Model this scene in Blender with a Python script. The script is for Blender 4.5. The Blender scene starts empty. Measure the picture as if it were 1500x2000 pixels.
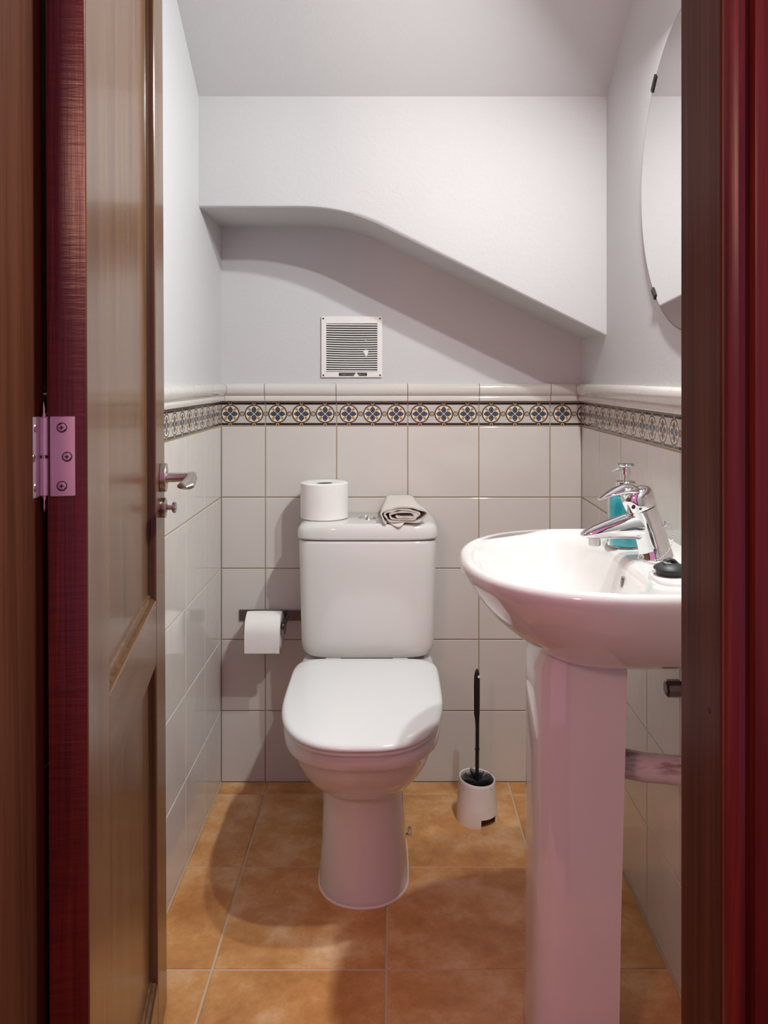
import bpy, bmesh, math, random
from mathutils import Vector, Matrix
random.seed(7)
PI = math.pi
S = bpy.context.scene
COL = S.collection

# ------------------------------------------------------------------ camera
cd = bpy.data.cameras.new('camera')
cam = bpy.data.objects.new('camera', cd); COL.objects.link(cam)
cam.location = (0, 0, 1.14); cam.rotation_euler = (PI/2, 0, 0)
cd.sensor_fit = 'HORIZONTAL'; cd.sensor_width = 36.0; cd.lens = 36.0*1625/1500
cd.shift_x = -17/1500; cd.shift_y = -265/1500; cd.clip_start = 0.02
S.camera = cam
# ------------------------------------------------------------------ light
S.view_settings.view_transform = 'Standard'; S.view_settings.look = 'None'
S.view_settings.gamma = 1.0; S.view_settings.use_curve_mapping = False
S.view_settings.exposure = 0.37
w = bpy.data.worlds.new('world'); S.world = w; w.use_nodes = True
bg = w.node_tree.nodes['Background']
bg.inputs[0].default_value = (1.0, 0.38, 0.72, 1); bg.inputs[1].default_value = 0.50
def lamp(name, loc, power, color, radius):
    ld = bpy.data.lights.new(name, 'POINT'); ld.energy = power; ld.color = color; ld.shadow_soft_size = radius
    o = bpy.data.objects.new(name, ld); o.location = loc; COL.objects.link(o); return o
def shaded_lamp(name, loc, aim, power, color, size):
    ld = bpy.data.lights.new(name, 'AREA'); ld.shape = 'DISK'; ld.size = size; ld.energy = power; ld.color = color
    o = bpy.data.objects.new(name, ld); o.location = loc; COL.objects.link(o)
    o.rotation_euler = Vector(aim).to_track_quat('-Z', 'Y').to_euler(); return o
WHITE = (0.96, 1.0, 0.985)
# two shaded bulbs of the lamp above the mirror (out of frame), and their stray light
for y_ in (1.17, 1.40): shaded_lamp('mirror_lamp_bulb', (0.42, y_, 1.88), (-0.60, 0.06, -0.80), 7.0, WHITE, 0.04)
lamp('mirror_lamp_glow', (0.42, 1.285, 1.90), 0.9, WHITE, 0.03)
lamp('hallway_lamp', (-0.50, -0.20, 1.58), 15.0, (1.0, 0.48, 0.34), 0.10)

# ------------------------------------------------------------------ node helper
class NT:
    def __init__(s, name):
        s.m = bpy.data.materials.new(name); s.m.use_nodes = True
        s.t = s.m.node_tree; s.p = s.t.nodes['Principled BSDF']
    def link(s, a, b): s.t.links.new(a, b)
    def put(s, inp, v):
        if isinstance(v, bpy.types.NodeSocket): s.link(v, inp)
        elif isinstance(v, tuple) and len(v) == 3 and inp.type == 'RGBA': inp.default_value = (*v, 1)
        else: inp.default_value = v
    def math(s, op, a, b=0.0, c=0.0):
        n = s.t.nodes.new('ShaderNodeMath'); n.operation = op
        for i, v in enumerate((a, b, c)): s.put(n.inputs[i], v)
        return n.outputs[0]
    def coord(s, which='Object'):
        n = s.t.nodes.new('ShaderNodeTexCoord'); return n.outputs[which]
    def map(s, vec, scale=(1, 1, 1), loc=(0, 0, 0)):
        n = s.t.nodes.new('ShaderNodeMapping'); s.link(vec, n.inputs[0])
        s.put(n.inputs['Scale'], scale); s.put(n.inputs['Location'], loc); return n.outputs[0]
    def rnd(s):
        return s.t.nodes.new('ShaderNodeObjectInfo').outputs['Random']
    def shifted(s, vec, k=31.0):
        n = s.t.nodes.new('ShaderNodeVectorMath'); n.operation = 'ADD'; s.link(vec, n.inputs[0])
        c = s.t.nodes.new('ShaderNodeCombineXYZ'); r = s.math('MULTIPLY', s.rnd(), k)
        for i in range(3): s.link(r, c.inputs[i])
        s.link(c.outputs[0], n.inputs[1]); return n.outputs[0]
    def sep(s, vec):
        n = s.t.nodes.new('ShaderNodeSeparateXYZ'); s.link(vec, n.inputs[0]); return n.outputs
    def noise(s, vec, scale, detail=3.0, rough=0.5, dist=0.0):
        n = s.t.nodes.new('ShaderNodeTexNoise'); s.link(vec, n.inputs['Vector'])
        n.inputs['Scale'].default_value = scale; n.inputs['Detail'].default_value = detail
        n.inputs['Roughness'].default_value = rough; n.inputs['Distortion'].default_value = dist
        return n.outputs['Fac']
    def ramp(s, fac, stops):
        n = s.t.nodes.new('ShaderNodeValToRGB'); e = n.color_ramp.elements
        while len(e) < len(stops): e.new(0.5)
        for i, (p, c) in enumerate(stops):
            e[i].position = p; e[i].color = (*c, 1) if isinstance(c, tuple) else (c, c, c, 1)
        s.link(fac, n.inputs[0]); return n.outputs[0]
    def mix(s, fac, a, b):
        n = s.t.nodes.new('ShaderNodeMix'); n.data_type = 'RGBA'
        s.put(n.inputs[0], fac); s.put(n.inputs[6], a); s.put(n.inputs[7], b); return n.outputs[2]
    def bump(s, h, strength=0.2, dist=0.01):
        n = s.t.nodes.new('ShaderNodeBump'); s.link(h, n.inputs['Height'])
        n.inputs['Strength'].default_value = strength; n.inputs['Distance'].default_value = dist
        s.link(n.outputs[0], s.p.inputs['Normal'])
    def set(s, color=None, rough=None, metal=None, coat=None, spec=None, trans=None, ior=None):
        P = s.p.inputs
        if color is not None: s.put(P['Base Color'], color)
        if rough is not None: s.put(P['Roughness'], rough)
        if metal is not None: P['Metallic'].default_value = metal
        if coat is not None: P['Coat Weight'].default_value = coat; P['Coat Roughness'].default_value = 0.08
        if spec is not None: P['Specular IOR Level'].default_value = spec
        if trans is not None: P['Transmission Weight'].default_value = trans
        if ior is not None: P['IOR'].default_value = ior
        return s.m

def simple(name, color, rough=0.4, metal=0.0, **k):
    n = NT(name); v = n.noise(n.coord(), 35.0, 3.0)
    c = n.mix(v, tuple(x*0.93 for x in color), tuple(min(1, x*1.06) for x in color))
    return n.set(c, rough, metal, **k)

M = {}
# white plaster
n = NT('plaster'); o_ = n.coord()
v = n.noise(o_, 3.0, 3.0); c = n.mix(v, (0.545, 0.54, 0.545), (0.575, 0.57, 0.575))
n.bump(n.noise(o_, 90.0, 5.0, 0.6), 0.12, 0.004); M['plaster'] = n.set(c, 0.75)
# glazed white wall tile
n = NT('wall_tile_glaze'); o_ = n.shifted(n.coord())
c = n.mix(n.noise(o_, 4.0, 2.0), (0.615, 0.588, 0.543), (0.65, 0.625, 0.585))
n.bump(n.noise(o_, 11.0, 2.0, 0.4), 0.16, 0.012); M['tile'] = n.set(c, 0.09)
M['grout'] = simple('wall_grout', (0.40, 0.32, 0.22), 0.9)
# floor tile
n = NT('terracotta_tile'); o_ = n.shifted(n.coord())
a = n.noise(o_, 7.5, 9.0, 0.70, 0.15); b = n.noise(o_, 60.0, 4.0, 0.6)
c = n.ramp(a, [(0.33, (0.44, 0.165, 0.040)), (0.5, (0.66, 0.32, 0.110)), (0.68, (0.88, 0.62, 0.37))])
c = n.mix(n.math('MULTIPLY', b, 0.5), c, (0.60, 0.29, 0.10))
n.bump(b, 0.06, 0.004); M['floor_tile'] = n.set(c, n.ramp(a, [(0.3, 0.30), (0.7, 0.42)]))
M['floor_grout'] = simple('floor_grout', (0.60, 0.46, 0.31), 0.9)
# ceramics
n = NT('white_ceramic'); M['ceramic'] = n.set(n.mix(n.noise(n.coord(), 6.0), (0.705, 0.695, 0.67), (0.725, 0.715, 0.69)), 0.07, coat=0.3)
n = NT('white_seat_plastic'); M['seat'] = n.set(n.mix(n.noise(n.coord(), 6.0), (0.76, 0.78, 0.775), (0.78, 0.80, 0.795)), 0.14)
M['sealant'] = simple('white_sealant', (0.80, 0.76, 0.72), 0.5)
M['chrome'] = simple('polished_chrome', (0.80, 0.80, 0.81), 0.06, 1.0)
M['steel'] = simple('brushed_steel', (0.56, 0.53, 0.49), 0.28, 1.0)
M['hinge_steel'] = simple('satin_hinge_steel', (0.70, 0.66, 0.66), 0.42, 0.75)
M['dark_metal'] = simple('dark_screw_metal', (0.05, 0.04, 0.04), 0.4, 0.8)
M['dull_chrome'] = simple('dulled_chrome', (0.22, 0.19, 0.19), 0.25, 1.0)
M['black'] = simple('black_plastic', (0.006, 0.006, 0.006), 0.5)
M['rubber'] = simple('black_rubber', (0.022, 0.025, 0.023), 0.5)
M['white_plastic'] = simple('white_plastic', (0.80, 0.775, 0.72), 0.35)
M['grille'] = simple('white_painted_grille', (0.78, 0.76, 0.73), 0.45)
M['dark_cavity'] = simple('dark_duct', (0.035, 0.03, 0.028), 0.9)
n = NT('toilet_tissue'); o_ = n.coord()
n.bump(n.noise(o_, 300.0, 3.0), 0.2, 0.002); M['paper'] = n.set(n.mix(n.noise(o_, 40.0), (0.84, 0.82, 0.79), (0.88, 0.86, 0.83)), 0.95)
M['card'] = simple('shade_darkened_cardboard', (0.06, 0.05, 0.04), 0.9)  # cardboard darkened: shade of the roll's hole put into the colour
n = NT('beige_cotton'); o_ = n.coord()
n.bump(n.noise(o_, 420.0, 4.0, 0.7), 0.5, 0.003); M['towel'] = n.set(n.mix(n.noise(o_, 130.0, 4.0), (0.68, 0.64, 0.57), (0.80, 0.755, 0.69)), 0.95)
n = NT('mirror_silver'); M['mirror'] = n.set((0.90, 0.90, 0.90), 0.005, 1.0)
M['mirror_edge'] = simple('mirror_edge', (0.045, 0.045, 0.04), 0.35, 0.0)
n = NT('clear_bottle'); M['glass'] = n.set((0.95, 1.0, 1.0), 0.03, trans=1.0, ior=1.3)
n = NT('turquoise_soap'); M['soap'] = n.set((0.02, 0.50, 0.58), 0.15, coat=0.5)
n = NT('waste_pipe_plastic'); o_ = n.coord()
d = n.noise(n.map(o_, (14, 60, 60)), 1.0, 5.0, 0.7); z = n.sep(o_)[2]
d = n.math('MULTIPLY', n.ramp(d, [(0.45, 0.0), (0.62, 1.0)]), n.ramp(n.math('ADD', n.math('MULTIPLY', z, 22.0), 0.4), [(0.0, 0.15), (0.8, 1.0)]))
M['pipe'] = n.set(n.mix(d, (0.74, 0.70, 0.70), (0.34, 0.25, 0.20)), 0.4)

def wood(name, dark, mid, light, axis='Z', rough=0.25, coat=0.12, spec=0.42, flame=False):
    n = NT(name); o_ = n.coord()
    sc = {'Z': (26, 26, 0.9), 'X': (0.9, 26, 26)}[axis]
    g = n.noise(n.map(o_, sc), 1.6, 5.0, 0.6, 0.7)
    sc2 = {'Z': (160, 160, 4), 'X': (4, 160, 160)}[axis]
    f = n.noise(n.map(o_, sc2), 1.0, 3.0, 0.6)
    c = n.ramp(g, [(0.28, dark), (0.5, mid), (0.74, light)])
    c = n.mix(n.math('MULTIPLY', f, 0.45), c, dark)
    if flame:
        q = n.noise(n.map(o_, (14, 14, 150)), 1.0, 3.0, 0.6); c = n.mix(n.math('MULTIPLY', n.ramp(q, [(0.4, 0.0), (0.62, 1.0)]), 0.35), c, dark); n.bump(n.math('ADD', f, q), 0.16, 0.003)
    else: n.bump(f, 0.10, 0.002)
    return n.set(c, rough, coat=coat, spec=spec)
M['door_v'] = wood('door_wood_upright', (0.080, 0.034, 0.013), (0.140, 0.067, 0.027), (0.195, 0.104, 0.047))
M['door_h'] = wood('door_wood_crosswise', (0.080, 0.034, 0.013), (0.140, 0.067, 0.027), (0.195, 0.104, 0.047), 'X')
M['door_shade'] = wood('shade_painted_moulding_wood', (0.030, 0.012, 0.005), (0.055, 0.022, 0.009), (0.11, 0.05, 0.02))  # door wood with recess shade painted into its colour
M['mahogany'] = wood('mahogany_frame_wood', (0.060, 0.010, 0.006), (0.13, 0.021, 0.010), (0.25, 0.047, 0.018), rough=0.30, coat=0.0, spec=0.5, flame=True)
M['architrave'] = wood('red_architrave_wood', (0.045, 0.007, 0.005), (0.11, 0.016, 0.009), (0.24, 0.042, 0.018), rough=0.32, coat=0.0, spec=0.35)
M['frame'] = wood('door_frame_wood', (0.042, 0.013, 0.006), (0.085, 0.028, 0.012), (0.125, 0.045, 0.020), rough=0.36, coat=0.0, spec=0.03)

# decorated border tile (flat print): UV u counts motifs, v runs over the height
n = NT('printed_border_tile'); uv = n.sep(n.coord('UV'))
x = n.math('SUBTRACT', n.math('FRACT', uv[0]), 0.5)
y = n.math('SUBTRACT', uv[1], 0.5)
ax = n.math('ABSOLUTE', x); ay = n.math('ABSOLUTE', y)
def rad(px, py): return n.math('SQRT', n.math('ADD', n.math('MULTIPLY', px, px), n.math('MULTIPLY', py, py)))
def lt(a, b): return n.math('LESS_THAN', a, b)
def gt(a, b): return n.math('GREATER_THAN', a, b)
def AND(a, b): return n.math('MULTIPLY', a, b)
r = rad(x, y); th = n.math('ARCTAN2', y, x)
c2 = n.math('ABSOLUTE', n.math('COSINE', n.math('MULTIPLY', th, 2.0)))
s2 = n.math('ABSOLUTE', n.math('SINE', n.math('MULTIPLY', th, 2.0)))
hatch = n.math('FRACT', n.math('MULTIPLY', n.math('ADD', x, y), 11.0))
hatch2 = n.math('FRACT', n.math('MULTIPLY', n.math('SUBTRACT', x, y), 11.0))
hh = n.math('MAXIMUM', lt(hatch, 0.3), lt(hatch2, 0.3))
col = n.mix(hh, (0.42, 0.40, 0.36), (0.66, 0.63, 0.58))
sx = n.math('SUBTRACT', 0.5, ax); rs = rad(sx, y)            # small roundel between the circles
col = n.mix(lt(rs, 0.105), col, (0.03, 0.022, 0.018)); col = n.mix(lt(rs, 0.078), col, (0.44, 0.31, 0.20))
col = n.mix(lt(r, 0.405), col, (0.16, 0.12, 0.09)); col = n.mix(lt(r, 0.375), col, (0.025, 0.018, 0.015))
col = n.mix(lt(r, 0.345), col, (0.74, 0.69, 0.60))
diag = AND(gt(s2, 0.93), AND(gt(r, 0.19), lt(r, 0.33))); col = n.mix(diag, col, (0.42, 0.23, 0.07))
def petal(p, q, wd, ln):
    k = n.math('DIVIDE', n.math('SUBTRACT', q, 0.172), ln)
    return lt(p, n.math('MULTIPLY', wd, n.math('SUBTRACT', 1.0, n.math('MULTIPLY', k, k))))
col = n.mix(n.math('MAXIMUM', petal(ax, ay, 0.105, 0.150), petal(ay, ax, 0.105, 0.150)), col, (0.010, 0.010, 0.014))
col = n.mix(n.math('MAXIMUM', petal(ax, ay, 0.072, 0.120), petal(ay, ax, 0.072, 0.120)), col, (0.070, 0.095, 0.135))
col = n.mix(AND(lt(n.math('MINIMUM', ax, ay), 0.012), AND(gt(r, 0.1), lt(r, 0.22))), col, (0.02, 0.02, 0.03))
col = n.mix(lt(r, 0.03), col, (0.6, 0.58, 0.55))
band = AND(gt(ay, 0.395), lt(ay, 0.482)); col = n.mix(band, col, (0.010, 0.008, 0.007))
col = n.mix(gt(ay, 0.482), col, (0.70, 0.64, 0.55))
rt = rad(x, n.math('SUBTRACT', ay, 0.455)); col = n.mix(lt(rt, 0.07), col, (0.55, 0.33, 0.15)); col = n.mix(lt(rt, 0.035), col, (0.05, 0.03, 0.02))
n.bump(n.noise(n.coord(), 60.0, 2.0), 0.1, 0.004)
M['border'] = n.set(col, 0.15)
# printed strip on the vent
n = NT('printed_vent_strip'); uv = n.sep(n.coord('UV'))
u_, v_ = uv[0], uv[1]
tri = lt(n.math('ABSOLUTE', n.math('SUBTRACT', u_, 0.62)), n.math('MULTIPLY', n.math('SUBTRACT', 1.15, v_), 0.085))
txt = AND(AND(gt(v_, 0.35), lt(v_, 0.65)), AND(gt(n.noise(n.map(n.coord('UV'), (60, 3, 1)), 1.0, 2.0), 0.5), AND(gt(u_, 0.06), lt(u_, 0.95))))
col = n.mix(txt, (0.02, 0.02, 0.02), (0.25, 0.24, 0.23)); col = n.mix(tri, col, (0.78, 0.76, 0.72))
M['strip'] = n.set(col, 0.5)

# ------------------------------------------------------------------ mesh helper
class MB:
    def __init__(s): s.v = []; s.f = []; s.mi = []
    def add(s, vs, fs, mi=0):
        b = len(s.v); s.v += [tuple(p) for p in vs]
        for f in fs: s.f.append(tuple(b+i for i in f)); s.mi.append(mi)
        return s
    def box(s, x0, x1, y0, y1, z0, z1, mi=0, bevel=0.0, seg=1):
        bm = bmesh.new(); bmesh.ops.create_cube(bm, size=1.0)
        for p in bm.verts: p.co = Vector(((x0+x1)/2+p.co.x*(x1-x0), (y0+y1)/2+p.co.y*(y1-y0), (z0+z1)/2+p.co.z*(z1-z0)))
        if bevel > 0: bmesh.ops.bevel(bm, geom=bm.edges[:], offset=bevel, segments=seg, affect='EDGES', profile=0.5)
        s.bm(bm, mi); return s
    def bm(s, bm, mi=0):
        bm.verts.index_update()
        s.add([p.co for p in bm.verts], [[q.index for q in f.verts] for f in bm.faces], mi); bm.free()
    def loft(s, rings, cap0=True, cap1=True, closed=True, mi=0):
        N = len(rings[0]); vs = [p for r_ in rings for p in r_]; fs = []
        for i in range(len(rings)-1):
            for j in range(N if closed else N-1):
                k = (j+1) % N
                fs.append((i*N+j, i*N+k, (i+1)*N+k, (i+1)*N+j))
        if cap0: fs.append(tuple(range(N)))
        if cap1: fs.append(tuple((len(rings)-1)*N+j for j in range(N)))
        return s.add(vs, fs, mi)
    def lathe(s, prof, center=(0, 0, 0), axis='Z', N=32, mi=0, cap=True):
        """prof: list of (radius, height along the axis)"""
        rings = []
        for r_, h in prof:
            ring = []
            for j in range(N):
                a = 2*PI*j/N; p, q = r_*math.cos(a), r_*math.sin(a)
                ring.append({'Z': (center[0]+p, center[1]+q, center[2]+h), 'X': (center[0]+h, center[1]+p, center[2]+q), 'Y': (center[0]+p, center[1]+h, center[2]+q)}[axis])
            rings.append(ring)
        return s.loft(rings, cap, cap, True, mi)
    def sweep(s, path, radii, N=16, lateral=Vector((0, 1, 0)), cap=True, power=2.0, mi=0):
        """path points with (half width along lateral, half height) each"""
        P = [Vector(p) for p in path]; rings = []
        for i, p in enumerate(P):
            t = (P[min(i+1, len(P)-1)]-P[max(i-1, 0)]).normalized()
            a = (lateral - t*lateral.dot(t)).normalized(); b = t.cross(a)
            rr = radii[i]; ra, rb = rr if isinstance(rr, tuple) else (rr, rr)
            ring = []
            for j in range(N):
                q = 2*PI*j/N; c_, s_ = math.cos(q), math.sin(q)
                c_ = math.copysign(abs(c_)**(2/power), c_); s_ = math.copysign(abs(s_)**(2/power), s_)
                ring.append(p + a*ra*c_ + b*rb*s_)
            rings.append(ring)
        return s.loft(rings, cap, cap, True, mi)
    def prism(s, poly, axis, a0, a1, mi=0):
        f = {'Y': lambda p, t: (p[0], t, p[1]), 'X': lambda p, t: (t, p[0], p[1]), 'Z': lambda p, t: (p[0], p[1], t)}[axis]
        return s.loft([[f(p, a0) for p in poly], [f(p, a1) for p in poly]], mi=mi)
    def mesh(s, name, mats, smooth=35, recalc=True):
        me = bpy.data.meshes.new(name); me.from_pydata(s.v, [], s.f)
        mats = mats if isinstance(mats, (list, tuple)) else [mats]
        for m_ in mats: me.materials.append(M[m_])
        me.polygons.foreach_set('material_index', s.mi)
        if recalc:
            bm = bmesh.new(); bm.from_mesh(me); bmesh.ops.recalc_face_normals(bm, faces=bm.faces[:]); bm.to_mesh(me); bm.free()
        if smooth:
            me.polygons.foreach_set('use_smooth', [True]*len(me.polygons)); me.set_sharp_from_angle(angle=math.radians(smooth))
        me.update(); return me

WORLD = {}
def base_of(p):
    return WORLD.get(p.name, Vector((0, 0, 0))) if p else Vector((0, 0, 0))
def link(name, me, parent=None, loc=None, world=True):
    """world=True: the mesh is in world coordinates; its vertices move to the part's own origin"""
    o = bpy.data.objects.new(name, me); COL.objects.link(o)
    if parent: o.parent = parent
    if loc is not None: o.location = loc
    return o
def part(name, mb, mats, parent=None, smooth=35, origin=None, local=False):
    """mb in world coordinates (local=True: in the parent's); origin: the part's own origin in the same space"""
    me = mb.mesh(name, mats, smooth)
    pb = Vector((0, 0, 0)) if local else base_of(parent)
    og = Vector(origin) if origin is not None else (Vector((0, 0, 0)) if (local or parent is None) else pb)
    me.transform(Matrix.Translation(-og))
    o = link(name, me, parent, og-pb if not local else og)
    WORLD[o.name] = og
    return o
def tag(o, label=None, cat=None, group=None, kind=None):
    if label: o['label'] = label
    if cat: o['category'] = cat
    if group: o['group'] = group
    if kind: o['kind'] = kind
    return o
def thing(name, loc, label, cat, group=None, rot=None):
    o = bpy.data.objects.new(name, None); COL.objects.link(o); o.location = loc; o.empty_display_size = 0.05
    if rot: o.rotation_euler = rot
    WORLD[o.name] = Vector(loc); return tag(o, label, cat, group)

def ring2(cx, cy, hw, neg, pos, n_neg, n_pos, N=64, axis='Y'):
    """closed plan outline; axis Y: half width hw in x, reaching neg..pos in y, rounded with its own exponent at either end (axis X the same turned)"""
    out = []
    for j in range(N):
        t = 2*PI*(j+0.5)/N; c_, s_ = math.cos(t), math.sin(t)
        nn = n_neg if s_ < 0 else n_pos
        lat = hw*math.copysign(abs(c_)**(2/nn), c_)
        l = (cy if axis == 'Y' else cx)
        d_ = (l-neg) if s_ < 0 else (pos-l)
        lon = l + d_*math.copysign(abs(s_)**(2/nn), s_)
        out.append((cx+lat, lon) if axis == 'Y' else (lon, cy+lat))
    return out
def at(ring, z): return [(p[0], p[1], z) for p in ring]

# ------------------------------------------------------------------ room shell
XL, XR, YB, YF = -0.482, 0.531, 2.338, 0.862
TILE, GAP = 0.2, 0.003
ROWS = 5
ZB0, ZB1, ZM1 = 1.002, 1.069, 1.1205       # border tile, moulding top
def struct(name, mb, mats, smooth=0):
    o = part(name, mb, mats, None, smooth); o['kind'] = 'structure'; return o
wb = struct('wall_back', MB().box(XL-0.12, XR+0.12, YB+0.002, YB+0.12, -0.05, 1.118, 1).box(XL-0.12, XR+0.12, YB, YB+0.12, 1.118, 1.75, 0), ['plaster', 'grout'])
wl = struct('wall_left', MB().box(XL-0.12, XL-0.002, YF, YB+0.002, -0.05, 1.118, 1).box(XL-0.12, XL, YF, YB+0.12, 1.118, 2.55, 0), ['plaster', 'grout'])
wr = struct('wall_right', MB().box(XR+0.002, XR+0.12, YF, YB+0.002, -0.05, 1.118, 1).box(XR, XR+0.12, YF, YB+0.12, 1.118, 2.55, 0), ['plaster', 'grout'])
# wall between hallway and bathroom, with the door opening
struct('wall_front', MB().box(XL-0.9, -0.412, 0.730, YF-0.002, 0, 2.6).box(0.349, XR+0.9, 0.730, YF-0.002, 0, 2.6).box(-0.412, 0.349, 0.730, YF-0.002, 2.075, 2.6), 'plaster')
# boxed-in stair flight above the toilet: overhanging upper wall with a bent soffit line
ZS = 1.5606
bend = []
p0, p1, p2 = (-0.235, ZS), (-0.110, ZS+0.001), (0.0, ZS-0.060)
for i in range(13):
    t = i/12; bend.append(((1-t)**2*p0[0]+2*t*(1-t)*p1[0]+t*t*p2[0], (1-t)**2*p0[1]+2*t*(1-t)*p1[1]+t*t*p2[1]))
slope_end = (0.60, 1.2445-(0.60-0.522)*0.49)
low = [(-0.56, ZS)] + bend + [slope_end]
poly_full = low + [(0.60, 2.3), (-0.56, 2.3)]
poly_in = [(p[0]+(0.004 if -0.1 < p[0] < 0.59 else 0), p[1]+0.008) for p in low] + [(0.60, 2.3), (-0.56, 2.3)]
YU = 2.066
mbu = MB(); mbu.loft([[(p[0], YU, p[1]) for p in poly_in], [(p[0], YU+0.002, p[1]-0.005) if i < len(low) else (p[0], YU+0.002, p[1]) for i, p in enumerate(poly_in)],
                     [(p[0], YU+0.007, p[1]) for p in poly_full], [(p[0], YB+0.118, p[1]) for p in poly_full]])
struct('wall_upper', mbu, 'plaster', 30)
# sloping ceiling under the stairs
SL = 0.695
zc = lambda y_: 1.835 + SL*(YU-y_)
yflat = YU-(2.46-1.835)/SL
struct('ceiling', MB().prism([(YU+0.12, zc(YU+0.12)), (YU, zc(YU)), (yflat, 2.46), (0.74, 2.46), (0.74, 2.58), (yflat, 2.58), (YU+0.12, 2.2)], 'X', XL-0.11, XR+0.11), 'plaster')
fl = struct('floor', MB().box(XL-0.12, XR+0.12, 0.735, YB+0.12, -0.10, -0.002, 0).box(-1.5, 1.5, -1.6, 0.733, -0.10, -0.001, 1), ['floor_grout', 'frame'])

TM = {}
def tile_mesh(w_, h_, mat, t=0.0045, b=0.0012, uv=None):
    key = (round(w_, 4), round(h_, 4), mat, uv)
    if key in TM: return TM[key]
    def rect(i, y_): return [(i, y_, i), (w_-i, y_, i), (w_-i, y_, h_-i), (i, y_, h_-i)]
    mb = MB().loft([rect(0, t), rect(0, b), rect(b*0.35, b*0.3), rect(b, 0)], cap0=False)
    me = mb.mesh('tile', mat, 0)
    if uv:
        lay = me.uv_layers.new(name='UVMap')
        for lp in me.loops:
            p = me.vertices[lp.vertex_index].co
            lay.data[lp.index].uv = (uv[0] + p.x/TILE*3.0, p.z/h_)
    TM[key] = me; return me
MPROF = [(0.0, 0.0), (0.008, 0.0003), (0.0115, 0.0025), (0.0128, 0.0085), (0.0118, 0.0145), (0.0095, 0.0165), (0.0120, 0.0180), (0.0160, 0.0215), (0.0190, 0.028), (0.0200, 0.036), (0.0185, 0.044), (0.0140, 0.0495), (0.0060, 0.0512), (-0.001, 0.0512)]
def mould_mesh(w_, m0, m1):
    key = ('m', round(w_, 4), m0, m1)
    if key in TM: return TM[key]
    r0 = [(d_*m0, -d_, z_) for d_, z_ in MPROF]; r1 = [(w_-d_*m1, -d_, z_) for d_, z_ in MPROF]
    TM[key] = MB().loft([r0, r1]).mesh('moulding_tile', 'tile', 40); return TM[key]
def tile_wall(parent, cols, place, rotz, uvs, mitre):
    for ci, (a, b_) in enumerate(cols):
        w_ = b_-a-GAP
        for r_ in range(ROWS):
            o = link('tile', tile_mesh(w_, TILE-GAP, 'tile'), parent, place(a+GAP/2, r_*TILE+GAP/2)); o.rotation_euler[2] = rotz
            o.rotation_euler[0] = random.uniform(-0.0016, 0.0016)
        o = link('border_tile', tile_mesh(w_, ZB1-ZB0-0.002, 'border', uv=(uvs[ci],)), parent, place(a+GAP/2, ZB0)); o.rotation_euler[2] = rotz
        m0 = 1 if ci == 0 and mitre[0] else 0; m1 = 1 if ci == len(cols)-1 and mitre[1] else 0
        o = link('moulding_tile', mould_mesh(b_-a-0.0015, m0, m1), parent, place(a+0.00075, ZB1)); o.rotation_euler[2] = rotz
bx = [XL, -0.358, -0.158, 0.042, 0.242, 0.442, XR]
cols = list(zip(bx[:-1], bx[1:]))
tile_wall(wb, cols, lambda a, z_: (a, YB, z_), 0.0, [3*(1-0.124/0.2)] + [0]*5, (True, True))
# left wall: runs towards +Y, faces +X;  right wall: runs towards -Y, faces -X
ys = [YB-TILE*i for i in range(8)] + [YF]
lc = [(b_, a) for a, b_ in zip(ys[:-1], ys[1:])][::-1]
tile_wall(wl, lc, lambda a, z_: (XL, a, z_), PI/2, [3*(1-(lc[0][1]-lc[0][0])/TILE)] + [0]*7, (False, True))
rc = [(YB-a, YB-b_) for a, b_ in zip(ys[:-1], ys[1:])]
tile_wall(wr, rc, lambda a, z_: (XR, YB-a, z_), -PI/2, [0]*8, (True, False))
# floor tiles, 33 cm, some cut at the edges
FX = [XL, -0.348, -0.012, 0.324, XR]; FY = [0.870, 0.928, 1.264, 1.600, 1.936, 2.272, YB]
for i in range(4):
    for j in range(6):
        x0, x1, y0, y1 = FX[i]+0.0025, FX[i+1]-0.0025, FY[j]+0.0025, FY[j+1]-0.0025
        mb = MB(); b = 0.002
        def rc_(k, z_): return [(x0+k, y0+k, z_), (x1-k, y0+k, z_), (x1-k, y1-k, z_), (x0+k, y1-k, z_)]
        mb.loft([rc_(0, -0.004), rc_(0, -b), rc_(b*0.4, -b*0.3), rc_(b, 0)], cap0=False)
        part('floor_tile', mb, 'floor_tile', fl, 0, origin=((x0+x1)/2, (y0+y1)/2, 0))

# ------------------------------------------------------------------ door frame
def lean(o, k=0.0045):
    for p in o.data.vertices: p.co.x += k*(1.14-(p.co.z+o.location.z))
    return o
HZ = 2.035
def jamb(name, poly): return struct(name, MB().prism(poly, 'Z', 0, HZ), 'frame')
lean(jamb('trim_1', [(-0.410, 0.728), (-0.3515, 0.728), (-0.350, 0.7295), (-0.350, 0.8085), (-0.3515, 0.810), (-0.362, 0.810), (-0.362, 0.861), (-0.410, 0.861)]))
rj = jamb('trim_2', [(0.347, 0.728), (0.347, 0.861), (0.2987, 0.861), (0.2987, 0.810), (0.2885, 0.810), (0.2867, 0.808), (0.2867, 0.7295), (0.2882, 0.728)])
part('jamb_hole', MB().lathe([(0.0026, 0), (0.0026, 0.0006)], (0.2863, 0.7545, 0.837), 'X', 12), 'dark_cavity', rj)
struct('trim_3', MB().box(-0.410, 0.347, 0.728, 0.861, HZ, 2.073).box(-0.35, 0.2867, 0.728, 0.810, HZ-0.012, HZ), 'frame')
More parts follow.
